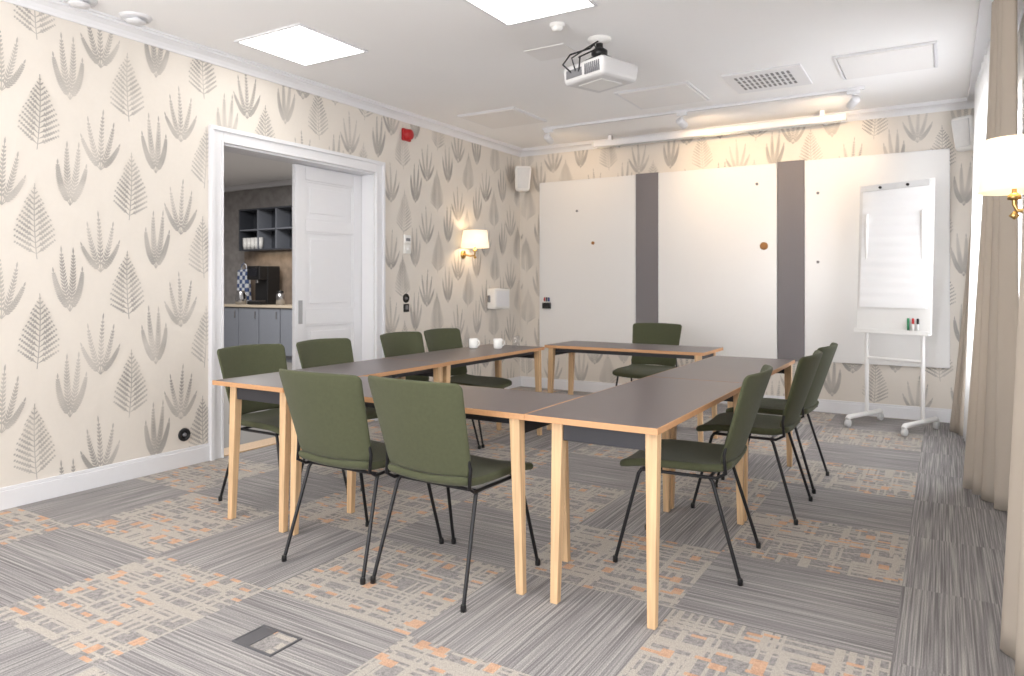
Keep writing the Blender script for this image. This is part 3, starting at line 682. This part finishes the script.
# ---------------------------------------------------------------- chairs
def make_chair(lab):
    t = thing('conference_chair', lab, 'chair', (0, 0, 0), 0, 'green conference chairs around the tables')
    def seatf(a, b, h):
        z = .452+h+.015*(a/.22)**2
        if b > .08: z -= .8*(b-.08)**2
        if b < -.14: z += 2.0*(b+.14)**2
        return (a*(1+.05*(b/.25)), b+.037, z)
    MB().pad(.232, .25, .045, .019, seatf).build('seat', 'green', t)
    def backf(a, b, h):
        s = (b+.195)/.39; k = .92+.13*s
        y = -.208-.105*s-.03*s*s-.008*math.sin(s*PI)+.055*(a/.22)**2*(.6+.4*s)
        return (a*k, y+h, .688+b+.006*s*(1-(a/.22)**2))
    MB().pad(.238, .195, .026, .0105, backf).build('backrest', 'green', t)
    R = .0082
    for s in (-1, 1):
        for P in ([(s*.205, .18, .43), (s*.21, .195, .41), (s*.24, .295, .012)], [(s*.205, -.12, .43), (s*.21, -.135, .41), (s*.24, -.255, .012)]):
            l = MB().tube(P, R, 12).build('leg', 'black', t)
            e = P[-1]; MB().lathe([(.001, 0), (.0115, 0), (.012, .018), (.0095, .028)], (e[0], e[1], 0), 16).build('foot_cap', 'blackp', l)
        MB().tube([(s*.205, -.05, .428), (s*.216, -.15, .43), (s*.222, -.192, .455), (s*.222, -.185, .53), (s*.212, -.197, .60)], .0075, 12).build('back_support', 'black', t)
    m = MB()
    m.tube([(-.205, .18, .427), (.205, .18, .427)], .0075); m.tube([(-.205, -.12, .427), (.205, -.12, .427)], .0075)
    for s in (-1, 1): m.tube([(s*.205, -.12, .427), (s*.205, .18, .427)], .0075)
    m.build('seat_frame', 'black', t)
    return t
chairs = [(-2.335, 2.50, 0, 'green chair with its back to the camera, left of the two nearest'),
          (-1.815, 2.52, -.04, 'green chair nearest the camera, back turned, right of its neighbour'),
          (-3.36, 2.92, -PI/2, 'green chair on the wallpaper side of the tables, nearest the camera'),
          (-3.34, 3.50, -PI/2, 'green chair on the wallpaper side in front of the closed white door leaf'),
          (-3.35, 4.32, -PI/2, 'green chair on the wallpaper side, third from the camera'),
          (-3.35, 4.85, -PI/2, 'green chair on the wallpaper side, farthest, next to the white mugs'),
          (-1.00, 3.28, PI/2+.06, 'green chair on the curtain side, nearest the camera, seat fully visible'),
          (-.92, 4.22, PI/2, 'green chair on the curtain side, middle of the three'),
          (-.92, 4.88, PI/2-.03, 'green chair on the curtain side, farthest, nearest the flip chart'),
          (-2.38, 6.37, PI, 'green chair alone behind the back table, facing the camera')]
c0 = None
for x, y, r, lab in chairs:
    if c0 is None: c0 = make_chair(lab); c0.location = (x, y, 0); c0.rotation_euler = (0, 0, r)
    else: dup(c0, (x, y, 0), r, lab)

# floor box
t = thing('floor_box', 'small rectangular floor outlet box set in the carpet in the foreground', 'floor box', (-2.05, 1.71, 0))
m = MB(); m.box(-.1, .1, -.07, -.062, 0, .006); m.box(-.1, .1, .062, .07, 0, .006); m.box(-.1, -.092, -.062, .062, 0, .006); m.box(.092, .1, -.062, .062, 0, .006); m.build('frame', 'dgrey', t, .001)
MB().box(-.091, -.02, -.061, .061, 0, .005).build('cable_flap', 'dgrey', t, .001)
MB().box(-.617, -.509, 2.239, 2.361, 0, .003).build('carpet_inlay', 'carpet', t, 0, (.6, -2.3, 0))

# ---------------------------------------------------------------- lights
def area(name, loc, rot, sx, sy, e, col=(1, 1, 1)):
    l = bpy.data.lights.new(name, 'AREA'); l.shape = 'RECTANGLE'; l.size = sx; l.size_y = sy; l.energy = e; l.color = col
    o = bpy.data.objects.new(name, l); C.objects.link(o); o.location = loc; o.rotation_euler = rot; return o
area('daylight_far', (RX+.35, 6.05, 1.6), (0, PI/2, 0), 2.0, 1.6, 145, (.96, .975, 1))
area('daylight_near', (RX+.25, 1.2, 1.6), (0, PI/2, 0), 1.9, 2.1, 60, (.97, .985, 1))
area('daylight_rear', (-2.2, RY-.4, 1.6), (PI/2, 0, 0), 3.3, 1.9, 155, (.99, .99, 1))
area('ceiling_fill_rear', (-2.2, -.9, 1.0), (PI, 0, 0), 3.0, 1.2, 105, (1, .985, .96))  # added fill behind the camera, aimed up to brighten the ceiling; no fixture there
area('kitchen_light', (-8.3, 5.6, KH-.03), (0, 0, 0), 2.5, 2.5, 200, (1, .98, .96))
area('under_shelf_light', (-9.93, 8.4, 1.85), (0, 0, 0), 1.2, .1, 2.5, (1, .85, .65))
wd = bpy.data.worlds.new('sky'); bpy.context.scene.world = wd; wd.use_nodes = True
wd.node_tree.nodes['Background'].inputs[0].default_value = (.95, .97, 1, 1); wd.node_tree.nodes['Background'].inputs[1].default_value = 1.5

# ---------------------------------------------------------------- camera
cd = bpy.data.cameras.new('camera'); cam = bpy.data.objects.new('camera', cd); C.objects.link(cam)
cam.location = (0, 0, 1.26); cam.rotation_euler = (PI/2, 0, math.radians(31.2))
cd.sensor_width = 36; cd.lens = 713/1024*36; cd.shift_y = -53/1024; cd.clip_start = .05
cd.dof.use_dof = True; cd.dof.focus_distance = 3.3; cd.dof.aperture_fstop = 4.0
bpy.context.scene.camera = cam
bpy.context.scene.view_settings.view_transform = 'Standard'
